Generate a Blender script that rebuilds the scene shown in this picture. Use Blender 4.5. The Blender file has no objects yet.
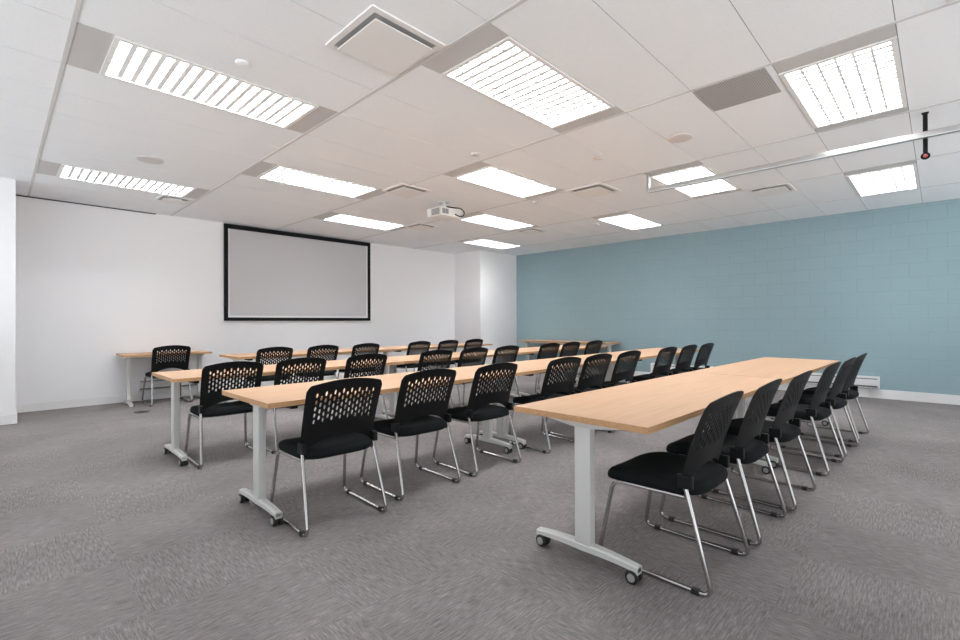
import bpy, bmesh, math, random
from mathutils import Vector, Matrix

random.seed(7)
scene = bpy.context.scene
COL = scene.collection
PI = math.pi

# ------------------------------------------------------------------ room frame
CAM_H = 1.1883
H = 2.8883            # ceiling height
YW = 8.76             # screen wall
XW = 9.416            # blue wall
YB = -2.6             # room end behind the camera
XL = -2.4             # room end left of the camera

# ------------------------------------------------------------------ materials
def new_mat(name):
    m = bpy.data.materials.new(name)
    m.use_nodes = True
    nt = m.node_tree
    return m, nt, nt.nodes['Principled BSDF']

def plain(name, col, rough=0.5, metal=0.0, spec=0.5):
    m, nt, b = new_mat(name)
    b.inputs['Base Color'].default_value = (*col, 1)
    b.inputs['Roughness'].default_value = rough
    b.inputs['Metallic'].default_value = metal
    b.inputs['Specular IOR Level'].default_value = spec
    return m

def node(nt, kind, **kw):
    n = nt.nodes.new(kind)
    for k, v in kw.items():
        setattr(n, k, v)
    return n

def ramp(nt, stops):
    r = node(nt, 'ShaderNodeValToRGB')
    cr = r.color_ramp
    while len(cr.elements) < len(stops):
        cr.elements.new(0.5)
    for e, (p, c) in zip(cr.elements, stops):
        e.position = p
        e.color = (*c, 1)
    return r

def mapping(nt, scale, src='Object', rot=(0, 0, 0)):
    t = node(nt, 'ShaderNodeTexCoord')
    mp = node(nt, 'ShaderNodeMapping')
    mp.inputs['Scale'].default_value = scale
    mp.inputs['Rotation'].default_value = rot
    nt.links.new(t.outputs[src], mp.inputs['Vector'])
    return mp

def noise(nt, vec, scale, detail=3.0, rough=0.55):
    n = node(nt, 'ShaderNodeTexNoise')
    n.inputs['Scale'].default_value = scale
    n.inputs['Detail'].default_value = detail
    n.inputs['Roughness'].default_value = rough
    nt.links.new(vec, n.inputs['Vector'])
    return n

def bump(nt, b, height, strength, dist):
    bp = node(nt, 'ShaderNodeBump')
    bp.inputs['Strength'].default_value = strength
    bp.inputs['Distance'].default_value = dist
    nt.links.new(height, bp.inputs['Height'])
    nt.links.new(bp.outputs['Normal'], b.inputs['Normal'])

def mat_wood():
    m, nt, b = new_mat('beech_laminate')
    mp = mapping(nt, (1.1, 16, 16))
    n = noise(nt, mp.outputs['Vector'], 2.2, 5, 0.6)
    mp2 = mapping(nt, (0.35, 3.0, 3.0))
    n2 = noise(nt, mp2.outputs['Vector'], 2.0, 2, 0.5)
    mx = node(nt, 'ShaderNodeMix', data_type='FLOAT')
    mx.inputs[0].default_value = 0.45
    nt.links.new(n.outputs['Fac'], mx.inputs[2])
    nt.links.new(n2.outputs['Fac'], mx.inputs[3])
    r = ramp(nt, [(0.28, (0.44, 0.262, 0.150)), (0.5, (0.52, 0.322, 0.194)), (0.74, (0.57, 0.365, 0.232))])
    nt.links.new(mx.outputs[0], r.inputs['Fac'])
    nt.links.new(r.outputs['Color'], b.inputs['Base Color'])
    b.inputs['Roughness'].default_value = 0.42
    b.inputs['Specular IOR Level'].default_value = 0.4
    return m

def mat_edge():
    m, nt, b = new_mat('edge_band_wood')
    mp = mapping(nt, (2, 25, 60))
    n = noise(nt, mp.outputs['Vector'], 2.0, 3)
    r = ramp(nt, [(0.3, (0.40, 0.22, 0.10)), (0.7, (0.52, 0.30, 0.145))])
    nt.links.new(n.outputs['Fac'], r.inputs['Fac'])
    nt.links.new(r.outputs['Color'], b.inputs['Base Color'])
    b.inputs['Roughness'].default_value = 0.45
    return m

def mat_carpet():
    m, nt, b = new_mat('carpet_tiles')
    tc = node(nt, 'ShaderNodeTexCoord')
    L = nt.links.new
    # quarter-turned carpet tiles: fine ribs run along x in one tile and along y in the next
    ck = node(nt, 'ShaderNodeTexChecker')
    ck.inputs['Scale'].default_value = 1.0 / 0.61
    ck.inputs['Color1'].default_value = (0, 0, 0, 1)
    ck.inputs['Color2'].default_value = (1, 1, 1, 1)
    off = node(nt, 'ShaderNodeMapping')
    off.inputs['Location'].default_value = (0.18, 0.11, 0.3)
    L(tc.outputs['Object'], off.inputs['Vector'])
    L(off.outputs['Vector'], ck.inputs['Vector'])
    facs = []
    for sc in ((9, 85, 1), (85, 9, 1)):
        mp = node(nt, 'ShaderNodeMapping')
        mp.inputs['Scale'].default_value = sc
        L(tc.outputs['Object'], mp.inputs['Vector'])
        n = noise(nt, mp.outputs['Vector'], 1.6, 4, 0.75)
        facs.append(n)
    mx = node(nt, 'ShaderNodeMix', data_type='FLOAT')
    L(ck.outputs['Fac'], mx.inputs[0])
    L(facs[0].outputs['Fac'], mx.inputs[2])
    L(facs[1].outputs['Fac'], mx.inputs[3])
    fine = noise(nt, tc.outputs['Object'], 260, 2, 0.7)
    big = noise(nt, tc.outputs['Object'], 1.3, 3, 0.5)
    a1 = node(nt, 'ShaderNodeMix', data_type='FLOAT'); a1.inputs[0].default_value = 0.36
    L(mx.outputs[0], a1.inputs[2]); L(fine.outputs['Fac'], a1.inputs[3])
    a2 = node(nt, 'ShaderNodeMix', data_type='FLOAT'); a2.inputs[0].default_value = 0.16
    L(a1.outputs[0], a2.inputs[2]); L(big.outputs['Fac'], a2.inputs[3])
    r = ramp(nt, [(0.36, (0.092, 0.082, 0.081)), (0.5, (0.196, 0.179, 0.178)), (0.64, (0.335, 0.310, 0.308))])
    L(a2.outputs[0], r.inputs['Fac'])
    L(r.outputs['Color'], b.inputs['Base Color'])
    b.inputs['Roughness'].default_value = 0.95
    b.inputs['Specular IOR Level'].default_value = 0.1
    bump(nt, b, a1.outputs[0], 0.5, 0.004)
    return m

def mat_block():
    m, nt, b = new_mat('painted_concrete_block')
    L = nt.links.new
    tc = node(nt, 'ShaderNodeTexCoord')
    sp = node(nt, 'ShaderNodeSeparateXYZ')
    cb = node(nt, 'ShaderNodeCombineXYZ')
    L(tc.outputs['Object'], sp.inputs[0])
    L(sp.outputs['Y'], cb.inputs['X'])
    L(sp.outputs['Z'], cb.inputs['Y'])
    mp = node(nt, 'ShaderNodeMapping')
    mp.inputs['Location'].default_value = (0.08, 0.0, 0)
    L(cb.outputs[0], mp.inputs['Vector'])
    br = node(nt, 'ShaderNodeTexBrick')
    br.offset = 0.5
    br.inputs['Scale'].default_value = 1.0
    br.inputs['Brick Width'].default_value = 0.406
    br.inputs['Row Height'].default_value = 0.203
    br.inputs['Mortar Size'].default_value = 0.0045
    br.inputs['Mortar Smooth'].default_value = 0.6
    br.inputs['Bias'].default_value = 0.0
    br.inputs['Color1'].default_value = (0.275, 0.386, 0.424, 1)
    br.inputs['Color2'].default_value = (0.281, 0.393, 0.431, 1)
    br.inputs['Mortar'].default_value = (0.248, 0.350, 0.386, 1)
    L(mp.outputs['Vector'], br.inputs['Vector'])
    L(br.outputs['Color'], b.inputs['Base Color'])
    n = noise(nt, tc.outputs['Object'], 60, 4, 0.6)
    inv = node(nt, 'ShaderNodeMath', operation='MULTIPLY_ADD')
    inv.inputs[1].default_value = -1.0
    inv.inputs[2].default_value = 1.0
    L(br.outputs['Fac'], inv.inputs[0])
    ad = node(nt, 'ShaderNodeMath', operation='MULTIPLY_ADD')
    ad.inputs[1].default_value = 0.10
    L(n.outputs['Fac'], ad.inputs[0])
    L(inv.outputs[0], ad.inputs[2])
    b.inputs['Roughness'].default_value = 0.6
    b.inputs['Specular IOR Level'].default_value = 0.3
    bump(nt, b, ad.outputs[0], 0.45, 0.006)
    return m

def mat_wall():
    m, nt, b = new_mat('white_wall_paint')
    b.inputs['Base Color'].default_value = (0.84, 0.835, 0.85, 1)
    b.inputs['Roughness'].default_value = 0.7
    b.inputs['Specular IOR Level'].default_value = 0.25
    mp = mapping(nt, (1, 1, 1))
    n = noise(nt, mp.outputs['Vector'], 180, 2)
    bump(nt, b, n.outputs['Fac'], 0.12, 0.002)
    return m

def mat_tile():
    m, nt, b = new_mat('mineral_ceiling_tile')
    mp = mapping(nt, (1, 1, 1))
    n = noise(nt, mp.outputs['Vector'], 95, 4, 0.75)
    r = ramp(nt, [(0.30, (0.765, 0.785, 0.805)), (0.42, (0.87, 0.892, 0.915)), (0.6, (0.885, 0.907, 0.93))])
    nt.links.new(n.outputs['Fac'], r.inputs['Fac'])
    nt.links.new(r.outputs['Color'], b.inputs['Base Color'])
    b.inputs['Roughness'].default_value = 0.9
    b.inputs['Specular IOR Level'].default_value = 0.1
    bump(nt, b, n.outputs['Fac'], 0.35, 0.003)
    return m

def mat_fabric():
    m, nt, b = new_mat('black_seat_fabric')
    mp = mapping(nt, (1, 1, 1))
    n = noise(nt, mp.outputs['Vector'], 320, 2)
    r = ramp(nt, [(0.3, (0.0035, 0.005, 0.0055)), (0.7, (0.009, 0.012, 0.013))])
    nt.links.new(n.outputs['Fac'], r.inputs['Fac'])
    nt.links.new(r.outputs['Color'], b.inputs['Base Color'])
    b.inputs['Roughness'].default_value = 0.9
    b.inputs['Specular IOR Level'].default_value = 0.2
    bump(nt, b, n.outputs['Fac'], 0.3, 0.001)
    return m

def mat_perforated():
    m, nt, b = new_mat('perforated_grey_metal')
    mp = mapping(nt, (70, 70, 70))
    v = node(nt, 'ShaderNodeTexVoronoi')
    v.inputs['Scale'].default_value = 1.0
    v.inputs['Randomness'].default_value = 0.0
    nt.links.new(mp.outputs['Vector'], v.inputs['Vector'])
    r = ramp(nt, [(0.28, (0.16, 0.155, 0.15)), (0.36, (0.44, 0.43, 0.42))])
    nt.links.new(v.outputs['Distance'], r.inputs['Fac'])
    nt.links.new(r.outputs['Color'], b.inputs['Base Color'])
    b.inputs['Roughness'].default_value = 0.6
    return m

def mat_emit(name, col, s):
    m, nt, b = new_mat(name)
    b.inputs['Base Color'].default_value = (0.8, 0.8, 0.8, 1)
    b.inputs['Emission Color'].default_value = (*col, 1)
    b.inputs['Emission Strength'].default_value = s
    return m

def mat_louver():
    # white translucent plastic lets a little lamp light through
    m, nt, b = new_mat('white_translucent_louver')
    b.inputs['Base Color'].default_value = (0.84, 0.84, 0.84, 1)
    b.inputs['Roughness'].default_value = 0.5
    tr = node(nt, 'ShaderNodeBsdfTranslucent')
    tr.inputs['Color'].default_value = (0.85, 0.85, 0.85, 1)
    mx = node(nt, 'ShaderNodeMixShader')
    mx.inputs[0].default_value = 0.02
    nt.links.new(b.outputs[0], mx.inputs[1])
    nt.links.new(tr.outputs[0], mx.inputs[2])
    nt.links.new(mx.outputs[0], nt.nodes['Material Output'].inputs['Surface'])
    return m

LAMP = 30.0
M = dict(
    wood=mat_wood(), edge=mat_edge(), carpet=mat_carpet(), block=mat_block(), wall=mat_wall(), tile=mat_tile(),
    fabric=mat_fabric(), perf=mat_perforated(),
    tbar=plain('ceiling_grid_bar', (0.62, 0.615, 0.61), 0.6),
    seam=plain('ceiling_seam', (0.30, 0.285, 0.275), 0.9),
    panel=plain('grey_filler_panel', (0.56, 0.55, 0.545), 0.6),
    white=plain('white_enamel', (0.82, 0.81, 0.80), 0.45),
    louver=mat_louver(),
    lightgrey=plain('light_grey_powdercoat', (0.62, 0.62, 0.61), 0.4),
    plastic=plain('black_plastic', (0.005, 0.0055, 0.006), 0.5, 0, 0.22),
    rubber=plain('black_rubber', (0.012, 0.012, 0.012), 0.6),
    chrome=plain('chrome', (0.52, 0.51, 0.51), 0.2, 1.0),
    brushed=plain('brushed_aluminium', (0.52, 0.515, 0.51), 0.3, 1.0),
    hub=plain('grey_wheel_hub', (0.33, 0.33, 0.33), 0.5),
    trim=plain('white_trim_paint', (0.80, 0.795, 0.80), 0.5),
    dark=plain('shadow_gap_dark', (0.03, 0.03, 0.03), 0.8),
    slot=plain('diffuser_slot', (0.42, 0.41, 0.40), 0.7),
    screenm=plain('grey_screen_fabric', (0.53, 0.525, 0.545), 0.8, 0, 0.2),
    screenedge=plain('pale_screen_border', (0.72, 0.715, 0.73), 0.7),
    black=plain('black_velvet_frame', (0.008, 0.008, 0.009), 0.8, 0, 0.2),
    heater=plain('white_heater_enamel', (0.78, 0.78, 0.79), 0.4),
    disc=plain('beige_ceiling_disc', (0.66, 0.61, 0.59), 0.7),
    red=plain('red_cap', (0.30, 0.05, 0.045), 0.5),
    proj=plain('projector_shell', (0.78, 0.77, 0.75), 0.4),
    grille=plain('projector_vent', (0.20, 0.195, 0.19), 0.6),
    glow=mat_emit('fluorescent_glow', (0.955, 0.985, 1.0), LAMP),
)

# ------------------------------------------------------------------ mesh helpers
def finish(name, bm, mats, parent=None, smooth=None):
    bmesh.ops.recalc_face_normals(bm, faces=bm.faces[:])
    me = bpy.data.meshes.new(name)
    bm.to_mesh(me)
    bm.free()
    for k in (mats if isinstance(mats, (list, tuple)) else [mats]):
        me.materials.append(M[k])
    if smooth is not None:
        for p in me.polygons:
            p.use_smooth = True
        me.set_sharp_from_angle(angle=math.radians(smooth))
    o = bpy.data.objects.new(name, me)
    COL.objects.link(o)
    if parent is not None:
        o.parent = parent
    return o

def box(bm, x0, x1, y0, y1, z0, z1, mi=0, bevel=0.0):
    vs = [bm.verts.new(p) for p in ((x0, y0, z0), (x1, y0, z0), (x1, y1, z0), (x0, y1, z0),
                                    (x0, y0, z1), (x1, y0, z1), (x1, y1, z1), (x0, y1, z1))]
    fs = [bm.faces.new([vs[i] for i in q]) for q in ((0, 3, 2, 1), (4, 5, 6, 7), (0, 1, 5, 4), (1, 2, 6, 5), (2, 3, 7, 6), (3, 0, 4, 7))]
    for f in fs:
        f.material_index = mi
    if bevel > 0:
        es = list({e for f in fs for e in f.edges})
        r = bmesh.ops.bevel(bm, geom=es, offset=bevel, segments=2, affect='EDGES', profile=0.7)
        for f in r['faces']:
            f.material_index = mi
    return vs

def cyl(bm, c, axis, r0, r1, length, seg=20, mi=0):
    """a capped (tapered) cylinder from c along axis"""
    ax = Vector(axis).normalized()
    t = Vector((0, 0, 1)) if abs(ax.z) < 0.9 else Vector((1, 0, 0))
    u = ax.cross(t).normalized()
    v = ax.cross(u)
    c = Vector(c)
    rings = []
    for k, r in ((0, r0), (length, r1)):
        rings.append([bm.verts.new(c + ax * k + (u * math.cos(a) + v * math.sin(a)) * r)
                      for a in (2 * PI * i / seg for i in range(seg))])
    fs = []
    for i in range(seg):
        j = (i + 1) % seg
        fs.append(bm.faces.new((rings[0][i], rings[0][j], rings[1][j], rings[1][i])))
    fs.append(bm.faces.new(rings[0][::-1]))
    fs.append(bm.faces.new(rings[1]))
    for f in fs:
        f.material_index = mi

def lathe(bm, c, axis, prof, seg=24, mi=0):
    """prof: (radius, distance along axis) pairs, closed at both ends"""
    ax = Vector(axis).normalized()
    t = Vector((0, 0, 1)) if abs(ax.z) < 0.9 else Vector((1, 0, 0))
    u = ax.cross(t).normalized()
    v = ax.cross(u)
    c = Vector(c)
    rings = [[bm.verts.new(c + ax * d + (u * math.cos(2 * PI * i / seg) + v * math.sin(2 * PI * i / seg)) * max(r, 1e-5))
              for i in range(seg)] for r, d in prof]
    for a, b in zip(rings, rings[1:]):
        for i in range(seg):
            j = (i + 1) % seg
            bm.faces.new((a[i], a[j], b[j], b[i])).material_index = mi
    bm.faces.new(rings[0][::-1]).material_index = mi
    bm.faces.new(rings[-1]).material_index = mi

def fillet(pts, rad, n=5):
    pts = [Vector(p) for p in pts]
    out = [pts[0]]
    for i in range(1, len(pts) - 1):
        p, a, b = pts[i], pts[i - 1], pts[i + 1]
        da, db = (a - p), (b - p)
        r = min(rad, da.length * 0.48, db.length * 0.48)
        s, e = p + da.normalized() * r, p + db.normalized() * r
        for k in range(n + 1):
            t = k / n
            out.append(s * (1 - t) ** 2 + p * 2 * t * (1 - t) + e * t * t)
    out.append(pts[-1])
    return out

def tube(bm, pts, r, seg=10, rad=0.0, mi=0):
    path = fillet(pts, rad) if rad > 0 else [Vector(p) for p in pts]
    d0 = (path[1] - path[0]).normalized()
    t = Vector((0, 0, 1)) if abs(d0.z) < 0.9 else Vector((1, 0, 0))
    nrm = d0.cross(t).normalized()
    rings = []
    for i, p in enumerate(path):
        if i == 0:
            d = d0
        elif i == len(path) - 1:
            d = (path[i] - path[i - 1]).normalized()
        else:
            d = ((path[i + 1] - path[i]).normalized() + (path[i] - path[i - 1]).normalized()).normalized()
        nrm = (nrm - d * nrm.dot(d)).normalized()
        bn = d.cross(nrm)
        rings.append([bm.verts.new(p + (nrm * math.cos(2 * PI * k / seg) + bn * math.sin(2 * PI * k / seg)) * r) for k in range(seg)])
    for a, b in zip(rings, rings[1:]):
        for k in range(seg):
            j = (k + 1) % seg
            bm.faces.new((a[k], a[j], b[j], b[k])).material_index = mi
    bm.faces.new(rings[0][::-1]).material_index = mi
    bm.faces.new(rings[-1]).material_index = mi

def thing(name, label, cat, loc=(0, 0, 0), rotz=0.0, group=None):
    o = bpy.data.objects.new(name, None)
    o.empty_display_size = 0.1
    COL.objects.link(o)
    o.location = loc
    o.rotation_euler = (0, 0, rotz)
    o['label'] = label
    o['category'] = cat
    if group:
        o['group'] = group
    return o

def tag(o, label, cat, group=None):
    o['label'] = label
    o['category'] = cat
    if group:
        o['group'] = group
    return o

def struct(o):
    o['kind'] = 'structure'
    return o

def copy_tree(o, parent=None):
    kids = [k for k in bpy.data.objects if k.parent is o]
    c = o.copy()
    COL.objects.link(c)
    if parent is not None:
        c.parent = parent
    for k in kids:
        copy_tree(k, c)
    return c

# ------------------------------------------------------------------ the setting
bm = bmesh.new()
box(bm, XL, XW + 0.2, YB, YW + 0.2, -0.12, 0.0)
struct(finish('floor', bm, 'carpet'))

bm = bmesh.new()
box(bm, XL, XW + 0.2, YW, YW + 0.2, 0, H + 0.25)
struct(finish('wall_front', bm, 'wall'))
bm = bmesh.new()
box(bm, XW, XW + 0.2, YB, YW, 0, H + 0.25)
struct(finish('wall_right', bm, 'block'))
bm = bmesh.new()
box(bm, XL, 0.17, 7.85, YW, 0, H + 0.25)
struct(finish('wall_left', bm, 'wall'))
bm = bmesh.new()
box(bm, 8.075, XW, 7.85, YW, 0, H + 0.25)
struct(finish('wall_column', bm, 'wall'))

def baseboard(name, x0, x1, y0, y1, h):
    b = bmesh.new()
    box(b, x0, x1, y0, y1, 0, h, bevel=0.004)
    struct(finish(name, b, 'trim'))
baseboard('baseboard_front', 0.17, 8.075, YW - 0.014, YW, 0.112)
baseboard('baseboard_right', XW - 0.014, XW, YB, 7.85, 0.135)
baseboard('baseboard_left', XL, 0.184, 7.836, 7.85, 0.112)
baseboard('baseboard_return', 0.17, 0.184, 7.85, YW - 0.014, 0.112)
baseboard('baseboard_column', 8.075 - 0.014, XW - 0.014, 7.836, 7.85, 0.112)
bm = bmesh.new()
box(bm, 0.17, 1.75, YW - 0.012, YW, H - 0.012, H)  # dark strip painting in the shade of the gap at the ceiling edge
struct(finish('shadow_gap_strip', bm, 'dark'))

# ceiling: tiles between bars, open where a light is recessed
BX = [-2.94 + 0.0, -1.32, 0.311, 1.955, 3.589, 5.200, 6.805, 8.31, XW]
BX[0] = XL
LROW = [-1.480, 0.175, 1.835, 3.495, 5.125, 6.730]
LW = 0.62
YL = [YB]
light_rows = []
for i, y in enumerate(LROW):
    nxt = LROW[i + 1] if i + 1 < len(LROW) else y + 1.63
    light_rows.append(len(YL))
    step = (nxt - y - LW) / 2
    YL += [y, y + LW, y + LW + step]
YL += [LROW[-1] + 1.63]
YL = sorted(set(round(v, 4) for v in YL if v < YW - 0.05)) + [YW]
rows_at = {i: min(range(len(YL)), key=lambda k: abs(YL[k] - y)) for i, y in enumerate(LROW)}
# (bay, light row) pairs that hold a light
LIGHTS = [(2, 3), (2, 5), (3, 2), (3, 4), (4, 1), (4, 3), (4, 5), (5, 2), (5, 4), (6, 1), (6, 3), (6, 5)]
holes = {(b, rows_at[r]) for b, r in LIGHTS}
bm = bmesh.new()
ZT = H + 0.004
for i in range(len(BX) - 1):
    for j in range(len(YL) - 1):
        if (i, j) in holes:
            continue
        x0, x1, y0, y1 = BX[i] + 0.011, BX[i + 1] - 0.011, YL[j] + 0.0025, YL[j + 1] - 0.0025
        box(bm, x0, x1, y0, y1, ZT, ZT + 0.016, 0)
for x in BX[1:-1]:
    box(bm, x - 0.012, x + 0.012, YB, YW, H, H + 0.02, 1)
for j, y in enumerate(YL[1:-1]):
    for i in range(len(BX) - 1):
        box(bm, BX[i] + 0.012, BX[i + 1] - 0.012, y - 0.0025, y + 0.0025, ZT + 0.003, ZT + 0.02, 2)
struct(finish('ceiling', bm, ['tile', 'tbar', 'seam']))
bm = bmesh.new()
box(bm, XL, XW + 0.2, YB, YW + 0.2, H + 0.17, H + 0.25)
struct(finish('ceiling_slab', bm, 'white'))

# ------------------------------------------------------------------ ceiling lights
def make_light(bay, row, label):
    j = rows_at[row]
    x0, x1 = BX[bay] + 0.012, BX[bay + 1] - 0.012
    y0, y1 = YL[j] + 0.003, YL[j + 1] - 0.003
    cx, cy = (x0 + x1) / 2, (y0 + y1) / 2
    t = thing('ceiling_light', label, 'light', (cx, cy, H), 0, 'recessed ceiling lights')
    lx0 = BX[bay] + 0.185 - cx            # light body in local x
    lx1 = lx0 + 1.285
    if lx1 > x1 - cx - 0.02:
        lx1 = x1 - cx - 0.02
    ly0, ly1 = y0 - cy, y1 - cy
    fr = 0.030
    # frame
    b = bmesh.new()
    for q in ((lx0, lx1, ly0, ly0 + fr), (lx0, lx1, ly1 - fr, ly1), (lx0, lx0 + fr, ly0 + fr, ly1 - fr), (lx1 - fr, lx1, ly0 + fr, ly1 - fr)):
        box(b, *q, -0.004, 0.10)
    finish('frame', b, 'white', t)
    # grey filler panels each side
    for (a, c) in ((x0 - cx, lx0), (lx1, x1 - cx)):
        if c - a > 0.015:
            b = bmesh.new()
            box(b, a, c, ly0, ly1, 0.004, 0.018)
            finish('filler_panel', b, 'panel', t)
    # glowing lamp bed
    b = bmesh.new()
    box(b, lx0 + fr, lx1 - fr, ly0 + fr, ly1 - fr, 0.085, 0.10)
    finish('lamp', b, 'glow', t)
    # parabolic louver, cells 6 x 18
    b = bmesh.new()
    ax0, ax1, ay0, ay1 = lx0 + fr, lx1 - fr, ly0 + fr, ly1 - fr
    n, k = 16, 6
    for i in range(1, n):
        x = ax0 + (ax1 - ax0) * i / n
        box(b, x - 0.0015, x + 0.0015, ay0, ay1, 0.010, 0.044)
        box(b, x - 0.015, x + 0.015, ay0, ay1, 0.006, 0.010)
    for i in range(1, k):
        y = ay0 + (ay1 - ay0) * i / k
        box(b, ax0, ax1, y - 0.0015, y + 0.0015, 0.009, 0.046)
        box(b, ax0, ax1, y - 0.007, y + 0.007, 0.005, 0.009)
    finish('louver', b, 'louver', t)
    return t

LIGHT_LABELS = {
    (2, 3): 'long recessed ceiling light nearest the top left corner of the room view',
    (2, 5): 'recessed ceiling light farthest left, above the small wall desk',
    (3, 2): 'large recessed louvered light just right of the square white air diffuser',
    (3, 4): 'recessed ceiling light left of the projector and nearer than it',
    (4, 1): 'big louvered ceiling light at upper right beside the grey perforated grille',
    (4, 3): 'recessed louvered light in the middle of the ceiling, up and right of the projector',
    (4, 5): 'recessed ceiling light in front of the projection screen top right corner',
    (5, 2): 'recessed ceiling light seen across the hanging metal rail end',
    (5, 4): 'recessed ceiling light just right of the projector',
    (6, 1): 'recessed ceiling light farthest right, close to the blue wall',
    (6, 3): 'recessed ceiling light near the blue wall, left of the hanging rail end',
    (6, 5): 'farthest recessed ceiling light, in front of the white corner column',
}
for b_, r_ in LIGHTS:
    make_light(b_, r_, LIGHT_LABELS[(b_, r_)])

# ------------------------------------------------------------------ ceiling fittings
def diffuser(label, x, y, s):
    """square air diffuser: frame at the ceiling and a plate hung below a dark slot"""
    t = thing('air_diffuser', label, 'air vent', (x, y, H), 0, 'square ceiling air diffusers')
    w = s / 2
    b = bmesh.new()
    f = 0.040 * s / 0.55
    for q in ((-w, w, -w, -w + f), (-w, w, w - f, w), (-w, -w + f, -w + f, w - f), (w - f, w, -w + f, w - f)):
        box(b, *q, -0.006, 0.004)
    finish('frame', b, 'white', t)
    b = bmesh.new()
    box(b, -w + f, w - f, -w + f, w - f, 0.0005, 0.0038)
    finish('slot', b, 'slot', t)
    p = w - f - 0.014
    b = bmesh.new()
    box(b, -p, p, -p, p, -0.032, -0.025, bevel=0.003)
    box(b, -p * 0.6, p * 0.6, -p * 0.6, p * 0.6, -0.025, 0.001)
    finish('plate', b, 'white', t)
    return t
diffuser('large square white air diffuser at the top, left of the big louvered light', 1.67, 2.43, 0.52)
diffuser('square ceiling air vent just left of the projector', 3.72, 4.95, 0.46)
diffuser('square ceiling air vent between the middle light and the hanging rail', 5.43, 3.22, 0.49)
diffuser('square ceiling air vent below the hanging rail near the blue wall', 7.05, 1.56, 0.46)
diffuser('small square ceiling air vent above the projection screen right edge', 5.30, 6.62, 0.44)
diffuser('small ceiling air vent right of the projector, far back', 7.02, 5.50, 0.44)
diffuser('small ceiling air vent by the screen wall above the small desk', 1.72, 7.58, 0.36)
diffuser('ceiling air vent cut off by the top right corner of the photo', 3.31, -0.30, 0.52)

bm = bmesh.new()
box(bm, 3.604, 4.065, 0.835, 1.300, H - 0.005, H + 0.006)
tag(finish('ceiling_grille', bm, 'perf'), 'grey perforated air return panel left of the upper right light', 'air vent')

def disc(name, label, x, y, r, mat='disc', h=0.012, cat='speaker'):
    b = bmesh.new()
    lathe(b, (x, y, H + 0.008), (0, 0, -1), [(r, 0), (r, 0.008 + h * 0.5), (r * 0.86, 0.008 + h * 0.9), (r * 0.3, 0.008 + h)], 28)
    return tag(finish(name, b, mat, smooth=40), label, cat)
disc('ceiling_speaker', 'round beige ceiling speaker between the grille and the hanging rail end', 4.44, 1.723, 0.105, 'disc', 0.012)
disc('ceiling_speaker', 'round white ceiling speaker above the far left light', 1.13, 5.90, 0.12, 'tbar', 0.010)
disc('ceiling_sprinkler', 'small round reddish sprinkler cap in the middle of the ceiling', 4.354, 2.529, 0.055, 'disc', 0.016, 'sprinkler')
disc('ceiling_sprinkler', 'small white round cap beside the upper left long light', 1.129, 3.269, 0.040, 'tile', 0.012, 'sprinkler')
disc('ceiling_sprinkler', 'small white round cap next to the central louvered light', 3.395, 3.37, 0.045, 'tbar', 0.016, 'sprinkler')
disc('ceiling_sprinkler', 'small round cap between the vent and the light right of the projector', 5.361, 4.122, 0.045, 'tbar', 0.016, 'sprinkler')
disc('ceiling_sprinkler', 'small round cap by the light near the blue wall', 7.35, 4.30, 0.045, 'tbar', 0.016, 'sprinkler')

# hanging rail
t = thing('hanging_rail', 'long shiny metal rail hung below the ceiling at upper right', 'rail', (5.25, 0.65, H))
bm = bmesh.new()
box(bm, -0.025, 0.025, -2.2, 1.76, -0.225, -0.178, bevel=0.006)
finish('rail_bar', bm, 'brushed', t)
bm = bmesh.new()
box(bm, -0.02, 0.02, 1.735, 1.765, -0.180, 0.004, bevel=0.004)
finish('end_post', bm, 'brushed', t)
bm = bmesh.new()
box(bm, -0.02, 0.02, -1.9, -1.86, -0.180, 0.004, bevel=0.004)
finish('end_post', bm, 'brushed', t)
t = thing('hanger_post', 'short black post with red clamp hanging from ceiling behind the metal rail', 'bracket', (5.33, 0.08, H))
bm = bmesh.new()
box(bm, -0.012, 0.012, -0.015, 0.015, -0.335, 0.004, bevel=0.003)
box(bm, -0.016, 0.016, -0.022, 0.022, -0.004, 0.004)
finish('post', bm, 'black', t)
bm = bmesh.new()
ring = [(0, 0.022 * math.cos(a), -0.352 + 0.022 * math.sin(a)) for a in (2 * PI * i / 20 for i in range(21))]
tube(bm, ring, 0.008, 8)
finish('ring', bm, 'black', t, smooth=50)
bm = bmesh.new()
cyl(bm, (-0.012, 0, -0.352), (1, 0, 0), 0.014, 0.014, 0.024, 14)
finish('cap', bm, 'red', t, smooth=40)

# projector
t = thing('projector', 'white projector hung from the ceiling by a short pole, black cable looped behind', 'projector', (4.46, 5.05, H))
bm = bmesh.new()
cyl(bm, (0, 0, 0.004), (0, 0, -1), 0.075, 0.075, 0.012, 20)
cyl(bm, (0, 0, -0.008), (0, 0, -1), 0.026, 0.026, 0.085, 16)
box(bm, -0.06, 0.06, -0.06, 0.06, -0.105, -0.088, bevel=0.004)
finish('mount_pole', bm, 'lightgrey', t, smooth=40)
bm = bmesh.new()
box(bm, -0.19, 0.19, -0.15, 0.15, -0.225, -0.105, bevel=0.018)
body = finish('body', bm, 'proj', t)
bm = bmesh.new()
for k in range(5):
    box(bm, -0.194, -0.188, -0.12, 0.05, -0.208 + k * 0.018, -0.197 + k * 0.018)
finish('vent_slats', bm, 'grille', body)
bm = bmesh.new()
for k in range(4):
    box(bm, -0.165 + k * 0.03, -0.145 + k * 0.03, -0.154, -0.148, -0.200, -0.130)
finish('vent_slats', bm, 'grille', body)
bm = bmesh.new()
cyl(bm, (0.07, 0.145, -0.165), (0, 1, 0), 0.045, 0.040, 0.03, 20)
finish('lens', bm, 'black', t, smooth=40)
bm = bmesh.new()
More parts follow.
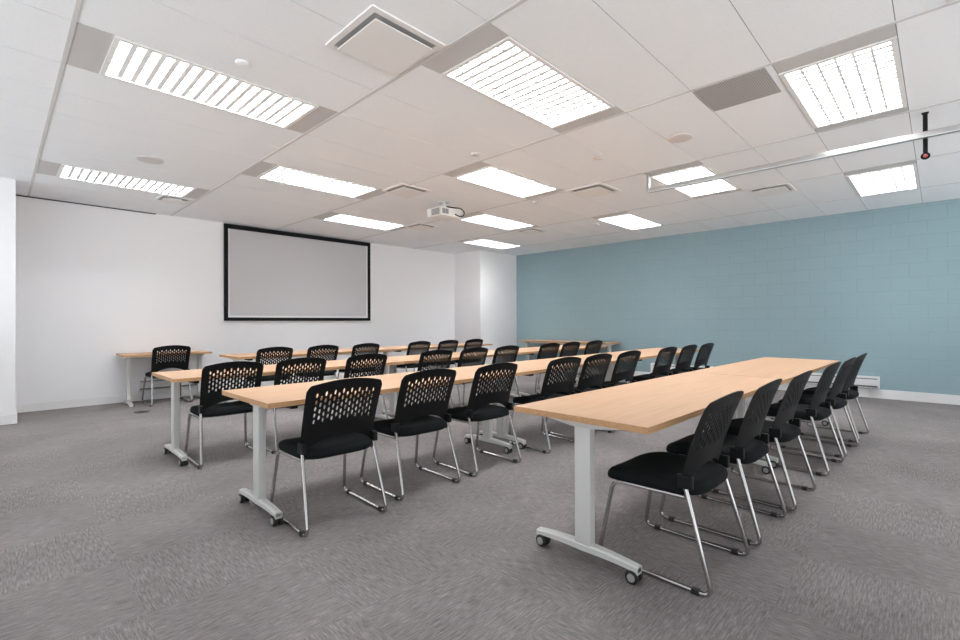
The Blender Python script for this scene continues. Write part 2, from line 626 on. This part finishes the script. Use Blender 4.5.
tube(bm, [(0.03, -0.02, -0.06), (0.05, -0.17, -0.10), (0.12, -0.22, -0.10), (0.20, -0.21, -0.14), (0.19, -0.20, -0.20), (0.12, -0.19, -0.215), (0.07, -0.148, -0.18)], 0.008, 8, rad=0.05)
finish('cable', bm, 'plastic', t, smooth=50)

# ------------------------------------------------------------------ projection screen on the wall
t = thing('projection_screen', 'wide grey projection screen in a black frame on the white wall', 'screen', (4.16, YW, 1.217))
W2, HS, FR = 1.437, 1.662, 0.058
bm = bmesh.new()
for q in ((-W2, W2, 0, FR), (-W2, W2, HS - FR - 0.02, HS), (-W2, -W2 + FR, FR, HS - FR - 0.02), (W2 - FR, W2, FR, HS - FR - 0.02)):
    box(bm, q[0], q[1], -0.045, -0.002, q[2], q[3], bevel=0.004)
finish('frame', bm, 'black', t)
bm = bmesh.new()
box(bm, -W2 + FR, W2 - FR, -0.022, -0.004, FR, HS - FR - 0.02)
sf = finish('screen_surface', bm, 'screenm', t)
bm = bmesh.new()
a, c, d, e = -W2 + FR, W2 - FR, FR, HS - FR - 0.02
for q in ((a, c, d, d + 0.035), (a, a + 0.035, d + 0.035, e), (c - 0.035, c, d + 0.035, e)):
    box(bm, q[0], q[1], -0.0245, -0.0215, q[2], q[3])
finish('border', bm, 'screenedge', sf)

# ------------------------------------------------------------------ baseboard heaters
def heater(label, loc, rotz, L):
    t = thing('baseboard_heater', label, 'heater', loc, rotz, 'wall baseboard heaters')
    b = bmesh.new()
    w = L / 2
    box(b, -w, w, 0.0, 0.022, 0.150, 0.325, bevel=0.003)           # back plate against the wall
    box(b, -w, w, 0.0, 0.075, 0.318, 0.328, bevel=0.003)           # top lip
    box(b, -w, w, 0.058, 0.078, 0.190, 0.285, bevel=0.004)         # front cover
    box(b, -w, w, 0.0, 0.066, 0.148, 0.160, bevel=0.003)           # bottom lip
    box(b, -w, w, 0.068, 0.080, 0.300, 0.320, bevel=0.003)
    finish('housing', b, 'heater', t)
    b = bmesh.new()
    box(b, -w + 0.01, w - 0.01, 0.022, 0.052, 0.165, 0.312)
    finish('heating_element', b, 'grille', t)
    for s in (-1, 1):
        b = bmesh.new()
        box(b, s * w - 0.012, s * w + 0.012, 0.0, 0.082, 0.146, 0.330, bevel=0.003)
        finish('end_cap', b, 'heater', t)
    b = bmesh.new()
    tube(b, [(-w + 0.09, 0.03, 0.150), (-w + 0.09, 0.03, 0.0)], 0.014, 10)
    finish('supply_pipe', b, 'lightgrey', t, smooth=50)
    return t
heater('long white baseboard heater along the blue block wall', (XW, 2.45, 0), PI / 2, 3.55)
heater('short white baseboard heater on the white wall under the small desk', (2.02, YW, 0), PI, 1.0)

# floor outlet
t = thing('floor_outlet', 'small black floor outlet cover on the carpet near the small desk', 'floor outlet', (1.36, 7.62, 0))
bm = bmesh.new()
lathe(bm, (0, 0, 0), (0, 0, 1), [(0.085, 0), (0.085, 0.004), (0.078, 0.008), (0.04, 0.009)], 26)
finish('cover', bm, 'rubber', t, smooth=40)
bm = bmesh.new()
box(bm, -0.03, 0.03, -0.03, 0.03, 0.008, 0.012, bevel=0.002)
finish('lid', bm, 'plastic', t)

# ------------------------------------------------------------------ tables
TZ = 0.737
TT = 0.029
def make_caster(parent, x, y):
    b = bmesh.new()
    for s in (-1, 1):
        lathe(b, (x + s * 0.007, y, 0.031), (s, 0, 0), [(0.026, 0), (0.031, 0.004), (0.031, 0.017), (0.026, 0.021)], 22, 0)
        lathe(b, (x + s * 0.0275, y, 0.031), (s, 0, 0), [(0.019, 0), (0.018, 0.004), (0.006, 0.005)], 18, 1)
    box(b, x - 0.007, x + 0.007, y - 0.020, y + 0.014, 0.030, 0.070, 0, 0.003)
    return finish('caster', b, ['rubber', 'hub'], parent, smooth=40)

def make_table(label, loc, L, D=0.75, rotz=0.0, group='training tables', casters=True, name='training_table'):
    t = thing(name, label, 'table', loc, rotz, group)
    w, d = L / 2, D / 2
    b = bmesh.new()
    box(b, -w + 0.002, w - 0.002, -d + 0.002, d - 0.002, TZ - TT, TZ)
    top = finish('tabletop', b, 'wood', t)
    b = bmesh.new()
    for q in ((-w, w, -d, -d + 0.002), (-w, w, d - 0.002, d), (-w, -w + 0.002, -d + 0.002, d - 0.002), (w - 0.002, w, -d + 0.002, d - 0.002)):
        box(b, *q, TZ - TT, TZ - 0.0005)
    finish('edge_band', b, 'edge', top)
    for s in (-1, 1):
        x = s * (w - 0.098)
        b = bmesh.new()
        # oval-cornered upright
        box(b, x - 0.024, x + 0.024, -0.045, 0.045, 0.075, TZ - TT - 0.020, bevel=0.010)
        leg = finish('leg', b, 'lightgrey', t, smooth=35)
        b = bmesh.new()
        # arm along the underside of the top, tapering to its tips
        hl = 0.27 * D / 0.75
        v = []
        for yy, zz, hx in ((-hl, 0.012, 0.020), (-0.06, 0.040, 0.029), (0.06, 0.040, 0.029), (hl, 0.012, 0.020)):
            v.append([b.verts.new((x + px * hx, yy, TZ - TT - pz * zz)) for px, pz in ((-1, 0), (1, 0), (0.85, 1), (-0.85, 1))])
        for p, q in zip(v, v[1:]):
            for i in range(4):
                j = (i + 1) % 4
                b.faces.new((p[i], p[j], q[j], q[i]))
        b.faces.new(v[0][::-1]); b.faces.new(v[-1])
        finish('head_bracket', b, 'lightgrey', leg)
        # arched foot, swept from a rectangle that thins out to the tips
        b = bmesh.new()
        fl = 0.285 * D / 0.75
        rings = []
        n = 12
        for i in range(n + 1):
            u = -1 + 2 * i / n
            zt = 0.102 - 0.018 * u * u
            th = 0.036 - 0.010 * abs(u)
            hw = 0.027 - 0.005 * abs(u)
            if not casters:
                zt = 0.062 - 0.024 * u * u
                th = zt - 0.014 if abs(u) > 0.8 else 0.03
            ring = [b.verts.new((x + p[0] * hw, u * fl, zt - th * p[1])) for p in ((-1, 1), (1, 1), (1, 0.25), (0.7, 0), (-0.7, 0), (-1, 0.25))]
            rings.append(ring)
        for p, q in zip(rings, rings[1:]):
            for i in range(6):
                j = (i + 1) % 6
                b.faces.new((p[i], p[j], q[j], q[i]))
        b.faces.new(rings[0][::-1]); b.faces.new(rings[-1])
        if casters:
            for e in (-1, 1):
                box(b, x - 0.021, x + 0.021, e * (fl - 0.010) - 0.010, e * (fl - 0.010) + 0.010, 0.046, 0.078, 0, 0.004)
        else:
            for e in (-1, 1):
                box(b, x - 0.018, x + 0.018, e * (fl - 0.02) - 0.018, e * (fl - 0.02) + 0.018, 0.0, 0.03, 0, 0.004)
        finish('foot', b, 'lightgrey', leg, smooth=35)
        if casters:
            for e in (-1, 1):
                make_caster(leg, x, e * (fl - 0.028))
    b = bmesh.new()
    box(b, -w + 0.15, w - 0.15, -0.025, 0.025, TZ - TT - 0.042, TZ - TT - 0.006, bevel=0.004)
    finish('cross_beam', b, 'lightgrey', t)
    if casters:
        b = bmesh.new()
        box(b, -w + 0.16, -w + 0.20, -d + 0.06, -0.03, TZ - TT - 0.030, TZ - TT - 0.002, bevel=0.004)
        finish('tilt_lever', b, 'plastic', t)
    return t

def table_row(x0, L, yc, labels, rot=0.0):
    first = None
    for i, lab in enumerate(labels):
        s = L * (i + 0.5)
        loc = (x0 + s * math.cos(rot), yc + s * math.sin(rot), 0)
        if first is None:
            first = make_table(lab, loc, L - 0.006, rotz=rot)
        else:
            c = copy_tree(first)
            c.location = loc
            c['label'] = lab
R1 = math.radians(-0.85)
table_row(1.930, 2.362, 1.262, ['pale wood training table at the right front, its near end toward the camera',
                                'training table joined to the far end of the right front table'], R1)
table_row(1.050, 2.28, 3.045, ['left table of the second row, its near leg standing on casters',
                                'middle table of the second row, with chairs all along its near side',
                                'right table of the second row, its far end toward the blue wall'], math.radians(0.2))
table_row(0.992, 2.28, 4.765, ['left table of the third row, its end sticking out furthest left',
                                'middle table of the third row, mostly hidden behind chair backs',
                                'right table of the third row, its end near the blue wall'])
table_row(2.200, 2.430, 6.90, ['left table of the back row, below the projection screen',
                               'right table of the back row, in front of the white column'])
make_table('small narrow wooden desk standing against the white wall at far left', (1.80, 8.405, 0), 1.11, 0.60, 0, 'desks along the walls', False, 'wall_desk')
make_table('narrow wooden desk standing along the blue wall in the far corner', (9.09, 6.13, 0), 2.40, 0.60, PI / 2, 'desks along the walls', False, 'wall_desk')

# ------------------------------------------------------------------ chairs
def shell_point(u, v):
    au = abs(u)
    zb0 = 0.452
    zt = 0.862 - 0.034 * u * u - (0.030 * ((au - 0.90) / 0.10) ** 2 if au > 0.90 else 0)
    arch = 0.075 * max(0.0, 1 - (au / 0.93) ** 2)
    z = zb0 + (zt - zb0) * v + arch * (1 - v) ** 4
    hw = 0.233 + 0.008 * v
    f = max(0.0, (z - 0.45) / 0.41)
    y = -0.165 - 0.122 * f ** 1.6 + 0.034 * u * u * (1 - 0.35 * f) - 0.006 * math.sin(PI * min(f, 1))
    return Vector((u * hw, y, z))

def make_backrest(parent):
    b = bmesh.new()
    cache = {}
    def V(u, v):
        k = (round(u, 5), round(v, 5))
        if k not in cache:
            cache[k] = b.verts.new(shell_point(u, v))
        return cache[k]
    NC = 15
    u0, u1 = -0.80, 0.80
    cu = (u1 - u0) / NC
    us = [-1.0, -0.955, -0.90] + [u0 + cu * i for i in range(NC + 1)] + [0.90, 0.955, 1.0]
    NR = 5
    v0, v1 = 0.37, 0.875
    cv = (v1 - v0) / NR
    vs_low = [0.0, 0.09, 0.18, 0.27]
    vs_top = [0.93, 0.965, 1.0]
    half = [v0 + cv * 0.5 * i for i in range(2 * NR + 1)]      # every half row is a possible vertex level
    levels = vs_low + half + vs_top
    for ci in range(len(us) - 1):
        a, c = us[ci], us[ci + 1]
        m = (a + c) / 2
        lat = 3 <= ci < 3 + NC
        k = 0
        while k < len(levels) - 1:
            lo = levels[k]
            inlat = lat and lo >= v0 - 1e-6 and lo < v1 - 1e-6
            if inlat:
                i = round((lo - v0) / (cv * 0.5))
                shifted = (ci % 2 == 0)
                full = (i % 2 == (1 if shifted else 0)) and i + 2 <= 2 * NR
                if full:
                    mid, hi = levels[k + 1], levels[k + 2]
                    outer = [V(a, lo), V(m, lo), V(c, lo), V(c, mid), V(c, hi), V(m, hi), V(a, hi), V(a, mid)]
                    hu, hv = cu * 0.275, cv * 0.42
                    # slots fade in size toward the side edges of the pattern
                    sc = 1.0 - 0.12 * abs(m)
                    ins = [(-0.7, -0.62), (0, -1), (0.7, -0.62), (1, 0), (0.7, 0.62), (0, 1), (-0.7, 0.62), (-1, 0)]
                    inner = [V(m + hu * sc * p, mid + hv * sc * q) for p, q in ins]
                    for q in range(8):
                        j = (q + 1) % 8
                        b.faces.new((outer[q], outer[j], inner[j], inner[q]))
                    k += 2
                    continue
            hi = levels[k + 1]
            lf = [V(a, lo)]
            ring = [V(a, lo), V(m, lo), V(c, lo), V(c, hi), V(m, hi), V(a, hi)]
            b.faces.new(ring)
            k += 1
    bmesh.ops.recalc_face_normals(b, faces=b.faces[:])
    bmesh.ops.solidify(b, geom=b.faces[:], thickness=0.0035)
    return finish('backrest', b, 'plastic', parent, smooth=35)

def make_seat(parent):
    b = bmesh.new()
    n = 40
    prof = [(0.402, 0.90), (0.404, 0.955), (0.414, 0.99), (0.430, 1.0), (0.446, 0.985), (0.457, 0.94), (0.463, 0.85), (0.466, 0.66), (0.467, 0.35)]
    A, B, cy = 0.240, 0.252, 0.035
    def drop(y):
        q = max(0.0, (y - 0.10) / 0.175)
        return -0.030 * q * q
    rings = []
    for z, s in prof:
        r = []
        for i in range(n):
            a = 2 * PI * i / n
            ca, sa = math.cos(a), math.sin(a)
            e = 2 / 4.2
            x = A * s * math.copysign(abs(ca) ** e, ca)
            y = cy + B * s * math.copysign(abs(sa) ** e, sa)
            # a shallow dish across the seat
            zz = z + drop(y) + (0.010 * (x / A) ** 2 - 0.006 if z > 0.44 else 0)
            r.append(b.verts.new((x, y, zz)))
        rings.append(r)
    for p, q in zip(rings, rings[1:]):
        for i in range(n):
            j = (i + 1) % n
            b.faces.new((p[i], p[j], q[j], q[i]))
    b.faces.new(rings[0][::-1]); b.faces.new(rings[-1])
    return finish('seat', b, 'fabric', parent, smooth=50)

def make_chair():
    t = thing('stacking_chair', 'black chair', 'chair', (0, 0, 0), 0)
    make_seat(t)
    back = make_backrest(t)
    for s in (-1, 1):
        b = bmesh.new()
        x0, x1 = sorted((s * 0.216, s * 0.243))
        box(b, x0, x1, -0.186, -0.118, 0.440, 0.500, bevel=0.006)
        finish('side_bracket', b, 'plastic', back)
    for s in (-1, 1):
        x, xt = s * 0.252, s * 0.227
        b = bmesh.new()
        tube(b, [(xt, -0.138, 0.490), (s * 0.228, -0.156, 0.425), (x, -0.274, 0.0115), (x, 0.274, 0.0115), (xt, 0.205, 0.393), (xt, -0.150, 0.400)], 0.0105, 10, rad=0.045)
        fr = finish('sled_frame', b, 'chrome', t, smooth=50)
        for y in (-0.205, 0.200):
            b = bmesh.new()
            box(b, x - 0.0125, x + 0.0125, y - 0.017, y + 0.017, 0.0, 0.024, bevel=0.004)
            finish('glide', b, 'rubber', fr)
    for y, z in ((0.165, 0.393), (-0.115, 0.398)):
        b = bmesh.new()
        tube(b, [(-0.227, y, z), (0.227, y, z)], 0.010, 8)
        finish('cross_bar', b, 'chrome', t, smooth=50)
    return t

ORD = ['first', 'second', 'third', 'fourth', 'fifth', 'sixth', 'seventh', 'eighth', 'ninth']
chair0 = make_chair()
state = {'used': False}
def place_chair(x, yrear, deg, label, group):
    if state['used']:
        c = copy_tree(chair0)
    else:
        c = chair0
        state['used'] = True
    c.location = (x, yrear + 0.258, 0)
    c.rotation_euler = (0, 0, math.radians(deg))
    c['label'] = label
    if group:
        c['group'] = group

# row 1: right front tables
R1C = [(2.385, 0.708, -1.4), (3.055, 0.683, -1.5), (3.722, 0.645, -2.5), (4.682, 0.606, -3.5), (5.37, 0.578, -3.5), (6.09, 0.563, -3.5)]
for i, (x, y, a) in enumerate(R1C):
    lab = ['black chair nearest the camera, first at the right front table, seat fully visible',
           'second black chair from the camera along the right front table',
           'third black chair from the camera along the right front table',
           'fourth black chair from the camera along the right front table, past the gap',
           'fifth black chair from the camera along the right front table',
           'farthest black chair at the right front table, nearest the wall heater'][i]
    place_chair(x, y, a, lab, 'chairs at the right front tables')
R2C = [(1.452, 2.487, -2.0), (2.135, 2.545, -1.5), (2.82, 2.53, -2.0), (3.730, 2.49, -4.5), (4.33, 2.49, -3.5), (5.00, 2.49, -3.5), (6.05, 2.49, -3.5), (6.77, 2.49, -3.0), (7.47, 2.49, -3.0)]
for i, (x, y, a) in enumerate(R2C):
    lab = ('leftmost black chair in the second row, whole back and chrome sled legs in view' if i == 0 else
           'last black chair at the right end of the second row' if i == 8 else
           ORD[i] + ' black perforated-back chair from the left in the second row')
    place_chair(x, y, a, lab, 'chairs in the second row')
R3C = [(1.42, 4.265, -2.0), (2.015, 4.27, -1.0), (2.72, 4.27, -1.0), (3.676, 4.27, -2.5), (4.31, 4.27, -2.0), (4.95, 4.27, -2.0), (5.95, 4.27, -2.5), (6.535, 4.27, -2.0), (7.255, 4.27, -2.0)]
for i, (x, y, a) in enumerate(R3C):
    lab = ('leftmost black chair in the third row, chrome legs clear of the second row' if i == 0 else
           'last black chair at the right end of the third row' if i == 8 else
           ORD[i] + ' black perforated-back chair from the left in the third row')
    place_chair(x, y, a, lab, 'chairs in the third row')
R4C = [(2.64, 6.40, -1.0), (3.33, 6.40, 0), (4.045, 6.40, 0), (5.10, 6.40, 0), (5.77, 6.40, 0), (6.43, 6.40, 0)]
for i, (x, y, a) in enumerate(R4C):
    lab = ('leftmost black chair in the back row below the projection screen' if i == 0 else
           'last black chair at the right end of the back row' if i == 5 else
           ORD[i] + ' black perforated-back chair from the left in the back row')
    place_chair(x, y, a, lab, 'chairs in the back row')
place_chair(1.785, 7.97, 2.0, 'lone black chair facing the small desk by the white wall', None)

# ------------------------------------------------------------------ camera
cam_d = bpy.data.cameras.new('camera')
cam = bpy.data.objects.new('camera', cam_d)
COL.objects.link(cam)
scene.camera = cam
yaw, pit, roll = (math.radians(k) for k in (44.25, 0.201, -0.189))
fw = Vector((math.cos(yaw) * math.cos(pit), math.sin(yaw) * math.cos(pit), math.sin(pit)))
r0 = Vector((math.sin(yaw), -math.cos(yaw), 0))
u0 = r0.cross(fw)
rr = r0 * math.cos(roll) + u0 * math.sin(roll)
uu = rr.cross(fw)
mw = Matrix((( rr.x, uu.x, -fw.x, 0), (rr.y, uu.y, -fw.y, 0), (rr.z, uu.z, -fw.z, CAM_H), (0, 0, 0, 1)))
cam.matrix_world = mw
cam_d.sensor_width = 36.0
cam_d.lens = 472.4 / 960 * 36
cam_d.clip_start = 0.02

# ------------------------------------------------------------------ world and view
w = bpy.data.worlds.new('world')
scene.world = w
w.use_nodes = True
# added fill light through the open sides, brighter from below to lift the ceiling
wn = w.node_tree
g = wn.nodes.new('ShaderNodeTexCoord')
sx = wn.nodes.new('ShaderNodeSeparateXYZ')
rg = wn.nodes.new('ShaderNodeValToRGB')
rg.color_ramp.elements[0].position = 0.49
rg.color_ramp.elements[0].color = (0.95, 0.985, 1, 1)
rg.color_ramp.elements[1].position = 0.55
rg.color_ramp.elements[1].color = (0.25, 0.25, 0.25, 1)
mm = wn.nodes.new('ShaderNodeMath'); mm.operation = 'MULTIPLY_ADD'
mm.inputs[1].default_value = 0.5; mm.inputs[2].default_value = 0.5
wn.links.new(g.outputs['Generated'], sx.inputs[0])
wn.links.new(sx.outputs['Z'], mm.inputs[0])
wn.links.new(mm.outputs[0], rg.inputs['Fac'])
wn.links.new(rg.outputs['Color'], wn.nodes['Background'].inputs['Color'])
wn.nodes['Background'].inputs['Strength'].default_value = 2.2

scene.view_settings.view_transform = 'Standard'
scene.view_settings.look = 'None'
scene.view_settings.gamma = 1.0
scene.view_settings.exposure = 0.35
scene.view_settings.use_curve_mapping = False
scene.cycles.use_denoising = True
scene.cycles.max_bounces = 12
scene.cycles.diffuse_bounces = 8
scene.cycles.sample_clamp_indirect = 6.0
scene.cycles.blur_glossy = 0.5
